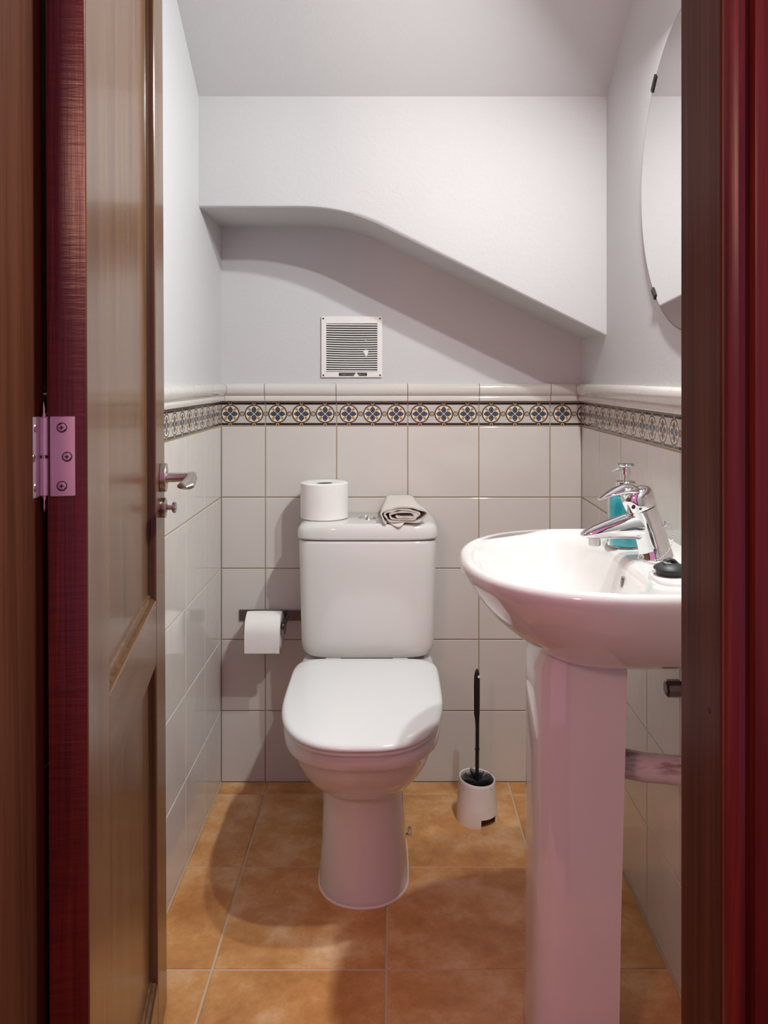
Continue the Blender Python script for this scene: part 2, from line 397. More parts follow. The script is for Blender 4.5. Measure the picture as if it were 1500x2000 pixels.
APROF = [(0.0, 0.0), (0.0, -0.006), (0.003, -0.0105), (0.009, -0.0135), (0.015, -0.012), (0.0180, -0.0050), (0.0205, -0.0050), (0.0225, -0.0150), (0.027, -0.0175), (0.036, -0.0180), (0.052, -0.016), (0.060, -0.011), (0.0625, 0.0)]
def archi(name, x0, sgn, k): 
    o = struct(name, MB().prism([(x0+sgn*a, 0.7275+b) for a, b in APROF], 'Z', 0, 2.13), 'architrave', 40); return lean(o, k)
archi('trim_4', 0.2880, 1, 0.0); archi('trim_5', -0.3515, -1, 0.0045)

# ------------------------------------------------------------------ door leaf (open past square, hinged left)
W, T, DH = 0.655, 0.040, 2.02
door = thing('door_1', (-0.316, 0.860, 0.0), 'brown varnished panelled wooden door standing open against the left tiled wall', 'door')
door['kind'] = 'structure'
ang = math.atan2(0.989, -0.150)
door.matrix_basis = Matrix.Translation((-0.316+0.0045*1.14, 0.860, 0)) @ Matrix.Rotation(-0.0045, 4, 'Y') @ Matrix.Rotation(ang, 4, 'Z')
def dpart(name, mb, mats, parent=door, smooth=35, origin=(0, 0, 0)): return part(name, mb, mats, parent, smooth, origin, local=True)
ST = 0.117
OP = [(0.766, 1.895), (0.125, 0.659)]
dpart('stile', MB().box(0, ST, 0, T, 0.008, DH, bevel=0.0015), ['door_v'])
dpart('stile', MB().box(W-ST, W, 0, T, 0.008, DH, bevel=0.0015), 'door_v')
dpart('edge_lipping', MB().box(-0.0008, 0.0004, 0.001, T-0.001, 0.009, DH-0.001), 'mahogany')['label'] = 'dark red varnished hinge edge'
for z0, z1 in ((0.008, 0.125), (0.659, 0.766), (1.895, DH)):
    dpart('rail', MB().box(ST+0.0004, W-ST-0.0004, 0.0004, T-0.0004, z0, z1, bevel=0.0015), 'door_h')
for z0, z1 in OP:
    def rc2(k, y_): return [(ST+k, y_, z0+k), (W-ST-k, y_, z0+k), (W-ST-k, y_, z1-k), (ST+k, y_, z1-k)]
    pm_ = MB().loft([rc2(0.018, T-0.011), rc2(0.016, T-0.012), rc2(0.0, T-0.003), rc2(0.0, 0.004), rc2(0.002, 0.004), rc2(0.003, 0.0085), rc2(0.010, 0.0095), rc2(0.0115, 0.0125), rc2(0.014, 0.0125)])
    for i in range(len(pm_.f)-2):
        if i % 4 in (1, 3): pm_.mi[i] = 1  # upright moulding faces painted darker, imitating shade in the recess
    dpart('panel', pm_, ['door_v', 'door_shade'], smooth=20)
# hinge: leaf on the door edge, barrel, leaf on the jamb
hg = dpart('hinge', MB().box(-0.0024, -0.0008, 0.0115, 0.0362, 1.017, 1.099, bevel=0.0004), 'hinge_steel'); hg['label'] = 'satin steel hinge leaf with three cross head screws'
def hpart(name, mb, mats): return dpart(name, mb, mats, hg, 35)
for yy, zz in ((0.0245, 1.0875), (0.0195, 1.0575), (0.0247, 1.0275)):
    hpart('screw', MB().lathe([(0.0043, 0.0), (0.0043, -0.0004), (0.0034, -0.0011), (0.0, -0.0012)], (-0.0024, yy, zz), 'X', 18).box(-0.0042, -0.0034, yy-0.0022, yy+0.0022, zz-0.0006, zz+0.0006).box(-0.0042, -0.0034, yy-0.0006, yy+0.0006, zz-0.0022, zz+0.0022) if False else
          MB().lathe([(0.0043, 0.0), (0.0043, -0.0004), (0.0034, -0.0011), (0.0001, -0.0012)], (-0.0024, yy, zz), 'X', 18, 0), 'steel')
    hpart('screw_slot', MB().box(-0.00385, -0.0034, yy-0.0019, yy+0.0019, zz-0.0006, zz+0.0006).box(-0.00385, -0.0034, yy-0.0006, yy+0.0006, zz-0.0019, zz+0.0019), 'dark_metal')
    hpart('screw_rim', MB().lathe([(0.0052, -0.0001), (0.0052, -0.0003), (0.0043, -0.0003), (0.0043, -0.0001)], (-0.0024, yy, zz), 'X', 18, cap=False), 'dark_metal')
cy = 0.0425
for za, zb in ((1.0175, 1.0565), (1.0590, 1.0990)):
    hpart('barrel', MB().lathe([(0.0035, za), (0.0044, za+0.001), (0.0044, zb-0.001), (0.0035, zb)], (-0.001, cy, 0), 'Z', 20), 'hinge_steel')
hpart('pin', MB().lathe([(0.0004, 1.001), (0.0016, 1.006), (0.0014, 1.012), (0.0026, 1.0165), (0.0022, 1.0185), (0.0022, 1.098), (0.0028, 1.100), (0.0016, 1.1035), (0.0018, 1.107), (0.0003, 1.114)], (-0.001, cy, 0), 'Z', 16), 'steel')
jl = part('hinge_leaf', MB().box(-0.3622, -0.3606, 0.8225, 0.8545, 1.017, 1.099, bevel=0.0004), 'hinge_steel', bpy.data.objects['trim_1'])
for yy, zz in ((0.840, 1.0875), (0.835, 1.0575), (0.840, 1.0275)):
    part('screw', MB().lathe([(0.0043, 0), (0.0034, 0.0008), (0.0001, 0.0009)], (-0.3606, yy, zz), 'X', 16), 'steel', jl)
# lever handle and thumb turn (local +x = along the door away from the hinge, -y = into the room)
UH, ZH = 0.600, 0.9636
h = dpart('lever_handle', MB().lathe([(0.0235, 0.0005), (0.0250, -0.0012), (0.0250, -0.0090), (0.0240, -0.0104), (0.0098, -0.0106), (0.0098, -0.0120)], (UH, 0, ZH), 'Y', 40), 'steel'); h['label'] = 'satin nickel lever handle on a round rose'
dpart('neck', MB().lathe([(0.0090, -0.0100), (0.0086, -0.0125), (0.0084, -0.044), (0.0095, -0.052), (0.0088, -0.058), (0.0065, -0.061)], (UH, 0, ZH), 'Y', 28), 'steel', h)
pth, rad_ = [], []
for i in range(15):
    t = i/14; pth.append((UH+0.010-0.125*t, -0.0515-0.004*math.sin(PI*t), ZH+0.002*math.sin(PI*t)-0.003*t))
    e = min(1.0, math.sqrt(max(0.0, 1-(2*abs(t-0.5))**12)) + 0.18)
    rad_.append(((0.0085+0.0060*t**1.5)*e, (0.0082-0.0026*t)*e))
dpart('lever', MB().sweep(pth, rad_, 24, Vector((0, 1, 0)), power=2.3), 'steel', h)
ZT = 0.911
tt = dpart('thumb_turn', MB().lathe([(0.0165, 0.0005), (0.0175, -0.001), (0.0175, -0.0080), (0.0165, -0.0090), (0.005, -0.0092)], (UH, 0, ZT), 'Y', 36), 'steel'); tt['label'] = 'satin nickel bathroom thumb turn under the lever'
dpart('turn_knob', MB().lathe([(0.0075, -0.009), (0.0075, -0.0105), (0.0045, -0.012), (0.0045, -0.0185), (0.0085, -0.0200), (0.0100, -0.0225), (0.0095, -0.0255), (0.0060, -0.0270)], (UH, 0, ZT), 'Y', 28), 'steel', tt)

# ------------------------------------------------------------------ toilet
TX = -0.066
t = thing('toilet', (TX, 2.0, 0.0), 'white close-coupled ceramic toilet with closed lid against the back wall', 'toilet')
rows_ = [(0.000, 1.784, 2.22, 0.0995), (0.004, 1.7815, 2.225, 0.1010), (0.012, 1.783, 2.225, 0.1003), (0.04, 1.789, 2.225, 0.0985), (0.10, 1.796, 2.225, 0.0945), (0.17, 1.799, 2.225, 0.092), (0.215, 1.798, 2.225, 0.0920), (0.228, 1.792, 2.225, 0.0945),
        (0.236, 1.776, 2.23, 0.103), (0.250, 1.750, 2.24, 0.116), (0.272, 1.720, 2.26, 0.131), (0.300, 1.692, 2.28, 0.145), (0.330, 1.672, 2.30, 0.155), (0.352, 1.661, 2.315, 0.160),
        (0.357, 1.656, 2.318, 0.1625), (0.361, 1.640, 2.320, 0.168), (0.368, 1.630, 2.321, 0.172), (0.385, 1.627, 2.322, 0.1735), (0.396, 1.630, 2.321, 0.172), (0.400, 1.640, 2.318, 0.167)]
rg = []
for i, (z_, f_, b_, hw) in enumerate(rows_):
    k = min(1, max(0, (z_-0.21)/0.15))
    rg.append(at(ring2(TX, 1.90+0.0*k, hw, f_, b_, 2.2+0.6*k, 3.0+3.5*k, 72), z_))
part('bowl', MB().loft(rg), 'ceramic', t, 50)
part('sealant_bead', MB().loft([at(ring2(TX, 1.90, 0.1035, 1.7785, 2.225, 2.2, 3.0, 72), 0.0), at(ring2(TX, 1.90, 0.1028, 1.779, 2.225, 2.2, 3.0, 72), 0.002), at(ring2(TX, 1.90, 0.1010, 1.781, 2.225, 2.2, 3.0, 72), 0.0038)]), 'sealant', t, 60)
def lidring(k, z_, f0=1.600, b0=2.106, hw=0.1775): return at(ring2(TX, 1.905, hw-k, f0+k, b0-k, 2.75, 7.0, 80), z_)
part('seat', MB().loft([lidring(0.008, 0.4035, 1.605), lidring(0.004, 0.405, 1.605), lidring(0.003, 0.411, 1.605), lidring(0.006, 0.4135, 1.605)]), 'seat', t)
part('lid', MB().loft([lidring(0.004, 0.4150), lidring(0.0010, 0.4160), lidring(0.0, 0.4185), lidring(0.0005, 0.4225), lidring(0.004, 0.4265), lidring(0.010, 0.4290), lidring(0.022, 0.4308), lidring(0.05, 0.4322), lidring(0.09, 0.4330), lidring(0.14, 0.4335)]), 'seat', t, 60)
for s_ in (-1, 1):
    part('lid_hinge', MB().lathe([(0.009, -0.02), (0.0105, -0.018), (0.0105, 0.018), (0.009, 0.02)], (TX+s_*0.085, 2.114, 0.413), 'X', 20), 'seat', t)
def cring(k, z_, f_=2.150, hw=0.183, kb=None): return at(ring2(TX, 2.235, hw-k, f_+k*0.45, 2.3335, 5.5, 14, 96), z_)
part('cistern', MB().loft([cring(0.046, 0.4055), cring(0.034, 0.4070), cring(0.023, 0.4115), cring(0.0145, 0.4190), cring(0.0095, 0.4300), cring(0.0075, 0.445), cring(0.0065, 0.48), cring(0.005, 0.56), cring(0.003, 0.65), cring(0.002, 0.705), cring(0.0035, 0.711), cring(0.008, 0.7125)]), 'ceramic', t, 55)
cl = part('cistern_lid', MB().loft([cring(0.010, 0.7155), cring(0.002, 0.7160), cring(-0.0020, 0.7175), cring(-0.0030, 0.7220), cring(-0.002, 0.736), cring(0.001, 0.7450), cring(0.008, 0.7525), cring(0.018, 0.7560), cring(0.035, 0.7570)]), 'ceramic', t, 60)
fb = part('flush_button', MB().lathe([(0.0240, 0.7565), (0.0248, 0.7585), (0.0236, 0.7605), (0.0215, 0.7605), (0.0205, 0.7585)], (TX-0.003, 2.238, 0), 'Z', 40), 'chrome', cl)
part('button_gap', MB().lathe([(0.0206, 0.7586), (0.0206, 0.7590)], (TX-0.003, 2.238, 0), 'Z', 36), 'black', cl)
for s_ in (-1, 1):
    hm = [(TX-0.003+s_*(0.0012+0.0168*max(0.0, math.sin(a))), 2.238-0.0172*math.cos(a)) for a in [PI*k/16 for k in range(17)]]
    part('flush_key', MB().loft([at(hm, 0.7590), at(hm, 0.7602), at([(TX-0.003+s_*0.007+(p[0]-TX+0.003-s_*0.007)*0.85, 2.238+(p[1]-2.238)*0.85) for p in hm], 0.7607)]), 'chrome', cl, 30)
part('fixing_bolt', MB().lathe([(0.0065, 0.0), (0.0065, 0.004), (0.0040, 0.0045), (0.0040, 0.012), (0.0062, 0.0125), (0.0062, 0.018), (0.0035, 0.0215), (0.0004, 0.0220)], (0.0425, 2.066, 0.0), 'Z', 18), 'chrome', t)['label'] = 'chrome capped floor bolt'

# spare roll standing on the cistern
def roll_mesh(R, rc0, L, c, axis):
    return MB().lathe([(rc0, 0.0), (R-0.003, 0.0), (R, 0.002), (R+0.0004, L*0.5), (R, L-0.002), (R-0.003, L), (rc0+0.012, L-0.0005), (rc0, L-0.0025), (rc0, 0.0)], c, axis, 56, cap=False)
r1 = thing('toilet_roll', (-0.1855, 2.2570, 0.7575), 'full white toilet paper roll standing upright on the cistern lid', 'toilet roll', 'toilet paper rolls')
part('paper', roll_mesh(0.0640, 0.0225, 0.096, (-0.1855, 2.2570, 0.7575), 'Z').box(-0.2500, -0.2490, 2.255, 2.262, 0.759, 0.852), 'paper', r1, 40)
part('core', MB().lathe([(0.0222, 0.002), (0.0222, 0.0915), (0.0208, 0.0915), (0.0208, 0.002)], (-0.1855, 2.2570, 0.7575), 'Z', 32, cap=False), 'card', r1)

# towel rolled up flat on the cistern lid
tw = thing('hand_towel', (0.025, 2.225, 0.7575), 'small beige cotton towel rolled up and lying on the cistern lid', 'towel')
def spiral(yk):
    """closed ribbon outline of the flattened roll, as seen from the front, at depth fraction yk (0 front .. 1 back)"""
    w0, h0 = 0.060-0.012*yk, 0.0238+0.004*yk
    turns, n_ = 3.12, 140
    cen = []
    for i in range(n_+1):
        q = i/n_; a = PI*1.28 - 2*PI*turns*q
        k = 1-0.84*q**0.95
        kx = 1-0.62*q**1.1
        ww = 1+0.06*math.sin(5*a+3*yk)+0.03*math.sin(13*q*3+1)
        ca, sa = math.cos(a), math.sin(a)
        xx = math.copysign(abs(ca)**0.8, ca)*w0*kx*ww + 0.004*math.sin(9*q)
        zz = math.copysign(abs(sa)**0.85, sa)*h0*k*ww
        cen.append(Vector((xx, zz)))
    outl, inl = [], []
    for i, p in enumerate(cen):
        d_ = (cen[min(i+1, n_)]-cen[max(i-1, 0)]); d_ = d_.normalized() if d_.length > 1e-6 else Vector((1, 0))
        nn = Vector((-d_.y, d_.x)); th_ = 0.0021+0.0005*math.sin(i*0.9+4*yk)
        outl.append(p+nn*th_); inl.append(p-nn*th_)
    return outl + inl[::-1]
rg = []
for i in range(9):
    yk = i/8; out = spiral(yk); yy = 2.150+0.155*yk
    sk = 0.022-0.012*yk + 0.004
    rg.append([(0.003+sk+p.x, yy+0.003*math.sin(60*p.x+7*p.y*30)*(1-yk), 0.7580+0.0300+0.005*yk+p.y) for p in out])
low_z = min(p[2] for r_ in rg for p in r_)
rg = [[(p[0], p[1], p[2]-low_z+0.7578) for p in r_] for r_ in rg]
part('towel_roll', MB().loft(rg), 'towel', tw, 60)
# loose corner hanging out below the roll
fv, ff = [], []
NX, NY = 14, 8
prof = []
for i in range(NX+1):
    for j in range(NY+1):
        u, v_ = i/NX, j/NY
        xx = -0.024+0.096*u; tip = max(0.0, 1-abs(u-0.46)/0.34)
        yy = 2.176-0.034*v_*(0.35+0.65*tip)-0.004*math.sin(7*u)
        zz = 0.7625 + 0.0040*math.sin(9*u+2)*v_ + 0.0045*(1-v_) - 0.0028*v_*tip
        if yy < 2.152: zz -= (2.152-yy)*0.6
        fv.append((xx, yy, zz))
for i in range(NX):
    for j in range(NY):
        a = i*(NY+1)+j; ff.append((a, a+1, a+NY+2, a+NY+1))
nv = len(fv); fv2 = fv + [(p[0], p[1], p[2]-0.0022) for p in fv]; ff2 = ff + [tuple(q+nv for q in f[::-1]) for f in ff]
edge = [i*(NY+1) for i in range(NX+1)] + [NX*(NY+1)+j for j in range(1, NY+1)] + [i*(NY+1)+NY for i in range(NX-1, -1, -1)] + [j for j in range(NY-1, 0, -1)]
for a, b in zip(edge, edge[1:]+edge[:1]): ff2.append((a, b, b+nv, a+nv))
part('towel_corner', MB().add(fv2, ff2), 'towel', tw, 60)

# toilet paper holder on the back wall
hx, hz_ = -0.349, 0.470
ph = thing('toilet_paper_holder', (-0.335, YB-0.001, hz_), 'dulled chrome toilet paper holder screwed to the back wall beside the toilet', 'paper holder')
part('wall_plate', MB().box(-0.4305, -0.2450, YB-0.0050, YB-0.0006, hz_-0.0155, hz_+0.0155, bevel=0.0012), 'dull_chrome', ph)
for s_, xx in ((-1, hx-0.0535), (1, hx+0.0555)):
    part('arm', MB().sweep([(xx, YB-0.004, hz_-0.002), (xx, YB-0.030, hz_-0.004), (xx, YB-0.056, hz_-0.0085), (xx, YB-0.072, hz_-0.018), (xx, YB-0.077, hz_-0.030)], [(0.0022, 0.010), (0.0022, 0.009), (0.0022, 0.010), (0.0022, 0.011), (0.002, 0.008)], 16, Vector((1, 0, 0)), power=3), 'dull_chrome', ph)
    part('end_cap', MB().lathe([(0.0085, -0.0045), (0.0095, -0.003), (0.0095, 0.003), (0.0085, 0.0045)], (xx-s_*0.0065, YB-0.066, hz_-0.0115), 'X', 24), 'dull_chrome', ph)
part('spindle', MB().lathe([(0.0065, -0.050), (0.0065, 0.052)], (hx, YB-0.066, hz_-0.0115), 'X', 20), 'dull_chrome', ph)
r2 = thing('toilet_roll', (hx, YB-0.066, hz_-0.0115), 'white toilet paper roll hanging on the chrome wall holder', 'toilet roll', 'toilet paper rolls')
ro = (hx-0.0465, YB-0.0655, hz_-0.0215)
part('paper', roll_mesh(0.0490, 0.0185, 0.093, ro, 'X'), 'paper', r2, 40)
pl = []
for i in range(12):
    a = PI*0.5+ (PI*0.5)*(i/11); pl.append((ro[1]+math.cos(a)*0.0500, ro[2]+math.sin(a)*0.0500))
pl = [(p[0], p[1]) for p in pl] + [(ro[1]-0.0502, ro[2]-0.015), (ro[1]-0.0495, ro[2]-0.034), (ro[1]-0.0485, ro[2]-0.0495)]
inn = [(p[0]+0.0009*(1 if i > 9 else 0.4), p[1]-(0.0008 if i < 10 else 0)) for i, p in enumerate(pl)]
part('loose_sheet', MB().prism(pl+inn[::-1], 'X', ro[0]-0.001, ro[0]+0.0925), 'paper', r2, 50)

# ------------------------------------------------------------------ toilet brush
bxc, byc = 0.2175, 2.147
bh = thing('brush_holder', (bxc, byc, 0), 'white plastic cup for the toilet brush standing on the floor tiles', 'brush holder')
NB = 60
def bring(r_, z_, tilt=0.0):
    return [(bxc+r_*math.cos(2*PI*j/NB), byc+r_*math.sin(2*PI*j/NB), z_+tilt*(-0.09*math.cos(2*PI*j/NB)*r_+0.05*math.sin(2*PI*j/NB)*r_)) for j in range(NB)]
zr = [(0.0530, 0.0, 0), (0.0524, 0.021, 0.1), (0.0500, 0.060, 0.5), (0.0470, 0.098, 1), (0.0470, 0.1035, 1), (0.0455, 0.1060, 1), (0.0432, 0.1050, 1), (0.0428, 0.1000, 1), (0.0455, 0.060, 0.5), (0.0480, 0.021, 0.1), (0.0486, 0.0, 0)]
mb = MB(); rings = [bring(*q) for q in zr]
vs = [p for r_ in rings for p in r_]; fs = []
def notch(j): a = (2*PI*(j+0.5)/NB) % (2*PI); return PI*1.54 < a < PI*1.86
for i in range(len(rings)-1):
    for j in range(NB):
        if i in (0, 9) and notch(j): continue
        k = (j+1) % NB; fs.append((i*NB+j, i*NB+k, (i+1)*NB+k, (i+1)*NB+j))
js = [j for j in range(NB) if notch(j)]; last = len(rings)
for j in js: k = (j+1) % NB; fs.append((1*NB+j, 1*NB+k, 9*NB+k, 9*NB+j))
for j in (js[0], (js[-1]+1) % NB): fs.append((0*NB+j, 1*NB+j, 9*NB+j, 10*NB+j))
mb.add(vs, fs); part('cup', mb, 'white_plastic', bh, 40)
part('inner_tray', MB().lathe([(0.0470, 0.0225), (0.0470, 0.0240), (0.0440, 0.0240), (0.040, 0.004), (0.0, 0.004)], (bxc, byc, 0), 'Z', 40, cap=False), 'black', bh)
tb = thing('toilet_brush', (bxc, byc, 0.03), 'black plastic toilet brush standing upright in the white cup', 'toilet brush')
hp = [(bxc, byc, 0.085), (bxc, byc, 0.150), (bxc+0.0004, byc, 0.1745), (bxc+0.0004, byc, 0.1765), (bxc+0.0004, byc, 0.1785), (bxc+0.0004, byc, 0.182), (bxc+0.0006, byc, 0.236), (bxc+0.0002, byc, 0.256), (bxc-0.0003, byc, 0.270), (bxc-0.0003, byc, 0.310), (bxc-0.0003, byc, 0.345), (bxc-0.0003, byc, 0.362), (bxc-0.0001, byc, 0.374), (bxc, byc, 0.382), (bxc, byc, 0.3855)]
hr = [0.0048, 0.0045, 0.0045, 0.0062, 0.0062, 0.0045, 0.0045, 0.0055, 0.0075, 0.0077, 0.0077, 0.0074, 0.0060, 0.0036, 0.0010]
hb = MB().sweep(hp, [(a, a*0.7) for a in hr], 16, Vector((1, 0, 0)))
part('handle', hb, 'black', tb, 50)
part('hanging_hole', MB().lathe([(0.0032, -0.0052), (0.0032, 0.0052)], (bxc+0.0045, byc, 0.366), 'Y', 14), 'white_plastic', tb)
part('brush_head', MB().lathe([(0.012, 0.028), (0.030, 0.032), (0.037, 0.060), (0.037, 0.086), (0.030, 0.093), (0.006, 0.097)], (bxc, byc, 0), 'Z', 24), 'black', tb)
bs = MB(); rr = random.Random(3)
for i in range(900):
    a = rr.uniform(0, 2*PI); z0 = rr.uniform(0.080, 0.097); rad0 = rr.uniform(0.006, 0.022)
    L = rr.uniform(0.018, 0.030); up = rr.uniform(0.0, 0.45)
    rad1 = min(0.0415, rad0+L); z1 = z0 + up*L + 0.002
    p, q = Vector((bxc+rad0*math.cos(a), byc+rad0*math.sin(a), z0)), Vector((bxc+rad1*math.cos(a+rr.uniform(-.25, .25)), byc+rad1*math.sin(a+rr.uniform(-.25, .25)), z1))
    wv = Vector((-math.sin(a), math.cos(a), 0))*0.0007; uz = Vector((0, 0, 0.0009))
    bs.add([p+wv, p-wv, p+uz, q+wv*0.6, q-wv*0.6, q+uz*0.6], [(0, 1, 4, 3), (1, 2, 5, 4), (2, 0, 3, 5), (3, 4, 5)])
b_ = part('bristles', bs, 'black', tb, 0); b_['kind'] = 'stuff'

# ------------------------------------------------------------------ vent grille
vx, vz = -0.115, 1.2225
vg = thing('vent_grille', (vx, YB, vz), 'square white slatted ventilation grille on the plaster above the border tiles', 'vent')
part('backing', MB().box(vx-0.074, vx+0.074, YB-0.0012, YB-0.0004, vz-0.068, vz+0.068), 'dark_cavity', vg)
fo, fi_x, fi_t, fi_b = 0.0855, 0.0715, 0.0655, 0.0700
fr = MB().box(vx-fo, vx-fi_x, YB-0.0065, YB-0.0003, vz-fo, vz+fo, bevel=0.0012).box(vx+fi_x, vx+fo, YB-0.0065, YB-0.0003, vz-fo, vz+fo, bevel=0.0012)
fr.box(vx-fi_x-0.001, vx+fi_x+0.001, YB-0.0064, YB-0.0003, vz+fi_t, vz+fo-0.0001, bevel=0.0008).box(vx-fi_x-0.001, vx+fi_x+0.001, YB-0.0064, YB-0.0003, vz-fo+0.0001, vz-fi_b, bevel=0.0008)
part('frame', fr, 'grille', vg)
NS = 21; pitch = (fi_t+fi_b)/NS
for i in range(NS):
    zz = vz-fi_b+pitch*(i+0.5); sag = 0.0016*math.sin(PI*i/(NS-1)) if i else 0
    r0 = []
    for k in range(9):
        u = k/8; xx = vx-fi_x+2*fi_x*u; dz = -sag*math.sin(PI*min(1, u*0.95))-0.001*u+0.0005
        r0.append([(xx, YB-0.0062, zz+dz-0.0018), (xx, YB-0.0062, zz+dz-0.0004), (xx, YB-0.0035, zz+dz+0.0014), (xx, YB-0.0022, zz+dz+0.0012), (xx, YB-0.0035, zz+dz-0.0018)])
    part('slat', MB().loft(r0), 'grille', vg, 20)
for sx_ in (-1, 1):
    for sz_ in (-1, 1):
        part('screw', MB().lathe([(0.0026, -0.0062), (0.0024, -0.0072), (0.0004, -0.0075)], (vx+sx_*0.0795, YB, vz+sz_*0.0795), 'Y', 14), 'dark_metal', vg)
me = bpy.data.meshes.new('printed_strip')
x0, x1, z0, z1 = vx-0.036, vx+0.043, vz-0.0815, vz-0.0725
mb = MB().box(x0, x1, YB-0.0068, YB-0.0063, z0, z1); o = part('printed_strip', mb, 'strip', vg, 0)
lay = o.data.uv_layers.new(name='UVMap')
for lp in o.data.loops:
    p = o.data.vertices[lp.vertex_index].co + WORLD[vg.name]; lay.data[lp.index].uv = ((p.x-x0)/(x1-x0), (p.z-z0)/(z1-z0))
pb = MB()
for (px_, pz_, a, b) in ((0.039, -0.012, 0.0075, 0.0040), (0.040, -0.018, 0.0055, 0.0045), (0.0405, -0.0235, 0.0030, 0.0035), (0.0400, -0.0045, 0.0016, 0.0022), (0.0385, 0.0165, 0.0024, 0.0018)):
    pb.loft([[(vx+px_+a*k*math.cos(2*PI*j/14)*(1+0.2*math.sin(3*j)), YB-yy, vz+pz_+b*k*math.sin(2*PI*j/14)) for j in range(14)] for k, yy in ((1.0, 0.0035), (1.0, 0.0068), (0.7, 0.0074))])
part('paint_blob', pb, 'seat', vg, 50)

# ------------------------------------------------------------------ pedestal wash basin
SY = 1.434
sk = thing('wash_basin', (0.40, SY, 0), 'white ceramic wash basin on a tall pedestal in front of the right wall', 'wash basin')
def bas(f_, b_, hw, z_, cx, nf=2.35, nb=8.0): return at(ring2(cx, SY, hw, f_, b_, nf, nb, 96, 'X'), z_)
BK = XR-0.001
bl = [bas(0.300, 0.440, 0.050, 0.6640, 0.37), bas(0.272, 0.470, 0.090, 0.6680, 0.37), bas(0.250, 0.500, 0.125, 0.6790, 0.37), bas(0.228, 0.515, 0.155, 0.6930, 0.37), bas(0.203, 0.525, 0.184, 0.7110, 0.37),
      bas(0.168, 0.529, 0.218, 0.7400, 0.37), bas(0.139, BK, 0.244, 0.7750, 0.375), bas(0.121, BK, 0.2595, 0.8000, 0.38), bas(0.1165, BK, 0.2645, 0.8110, 0.38), bas(0.1165, BK, 0.2655, 0.8200, 0.38), bas(0.1200, BK, 0.2620, 0.8275, 0.38), bas(0.1260, BK-0.002, 0.2560, 0.8305, 0.38), bas(0.1330, BK-0.005, 0.2490, 0.8300, 0.38),
      bas(0.1420, 0.412, 0.2390, 0.8255, 0.31, 2.35, 2.8), bas(0.1480, 0.402, 0.2330, 0.8190, 0.31, 2.35, 2.8), bas(0.1540, 0.395, 0.226, 0.8050, 0.31, 2.35, 2.7), bas(0.170, 0.386, 0.208, 0.7700, 0.31, 2.3, 2.6), bas(0.195, 0.372, 0.176, 0.7300, 0.305, 2.2, 2.5), bas(0.222, 0.355, 0.132, 0.7040, 0.30, 2.1, 2.3), bas(0.255, 0.332, 0.075, 0.6930, 0.295, 2, 2), bas(0.280, 0.308, 0.022, 0.6905, 0.294, 2, 2)]
part('basin', MB().loft(bl), 'ceramic', sk, 70)
part('overflow_hole', MB().loft([[(0.3880+dx, SY-0.020+0.0050*math.cos(a)*k, 0.7860+0.012*math.sin(a)*k) for a in [2*PI*j/20 for j in range(20)]] for dx, k in ((0.008, 1.2), (0.0012, 1.2), (0.0004, 1.0), (0.0010, 0.85))]), 'dull_chrome', sk)
part('drain', MB().lathe([(0.0200, 0.6900), (0.0200, 0.6945), (0.0160, 0.6955), (0.0125, 0.6930), (0.0004, 0.6925)], (0.294, SY, 0), 'Z', 28), 'chrome', sk)
# raised soap ledge beside the tap
part('soap_ledge', MB().loft([at(ring2(0.462, SY-0.150, 0.050, 0.400, 0.522, 3.5, 6, 40, 'X'), 0.8235), at(ring2(0.462, SY-0.150, 0.049, 0.401, 0.5215, 3.5, 6, 40, 'X'), 0.8300), at(ring2(0.462, SY-0.150, 0.046, 0.404, 0.519, 3.5, 6, 40, 'X'), 0.8325)]), 'ceramic', sk, 60)
# pedestal: hollow U section open to the wall
def ped(z_, f_, b_, hw, th_=0.013):
    out = []
    n_ = 40
    def U(f2, h2):
        pts = [(b_, SY-h2)]
        for j in range(n_+1):
            a = -PI/2 - PI*j/n_; ca, sa = math.cos(a), math.sin(a)
            e = 2/4.2
            pts.append((0.318 + (0.318-f2)*math.copysign(abs(ca)**e, ca), SY + h2*math.copysign(abs(sa)**e, sa)))
        pts.append((b_, SY+h2)); return pts
    return [(p[0], p[1], z_) for p in U(f_, hw)+U(f_+th_, hw-th_)[::-1]]
part('pedestal', MB().loft([ped(0.0, 0.232, 0.368, 0.090), ped(0.004, 0.230, 0.3685, 0.091), ped(0.030, 0.2335, 0.3665, 0.0865), ped(0.25, 0.2350, 0.3700, 0.0850), ped(0.50, 0.2355, 0.3765, 0.0850), ped(0.66, 0.2355, 0.3805, 0.0855), ped(0.72, 0.2700, 0.3820, 0.060)]), 'ceramic', sk, 50)

# ------------------------------------------------------------------ tap
DZ = 0.8265
ft = thing('basin_tap', (0.452, SY, DZ), 'chrome single lever mixer tap on the back ledge of the basin', 'tap')
bp = [(0.4530, DZ-0.004), (0.4530, DZ+0.004), (0.4520, DZ+0.010), (0.4490, 0.850), (0.4420, 0.875), (0.4340, 0.898), (0.4290, 0.9115)]
br = [(0.0290, 0.0310), (0.0290, 0.0310), (0.0265, 0.0285), (0.0250, 0.0270), (0.0245, 0.0258), (0.0245, 0.0255), (0.0245, 0.0255)]
part('body', MB().sweep([(x_, SY, z_) for x_, z_ in bp], br, 36), 'chrome', ft, 50)
sp = [(0.446, 0.8830), (0.430, 0.8845), (0.410, 0.8835), (0.388, 0.8795), (0.366, 0.8750), (0.346, 0.8710), (0.333, 0.8680), (0.3265, 0.8665), (0.3240, 0.8660)]
sr = [(0.0230, 0.0290), (0.0225, 0.0275), (0.0215, 0.0230), (0.0200, 0.0185), (0.0188, 0.0150), (0.0172, 0.0110), (0.0145, 0.0075), (0.0105, 0.0045), (0.0030, 0.0012)]
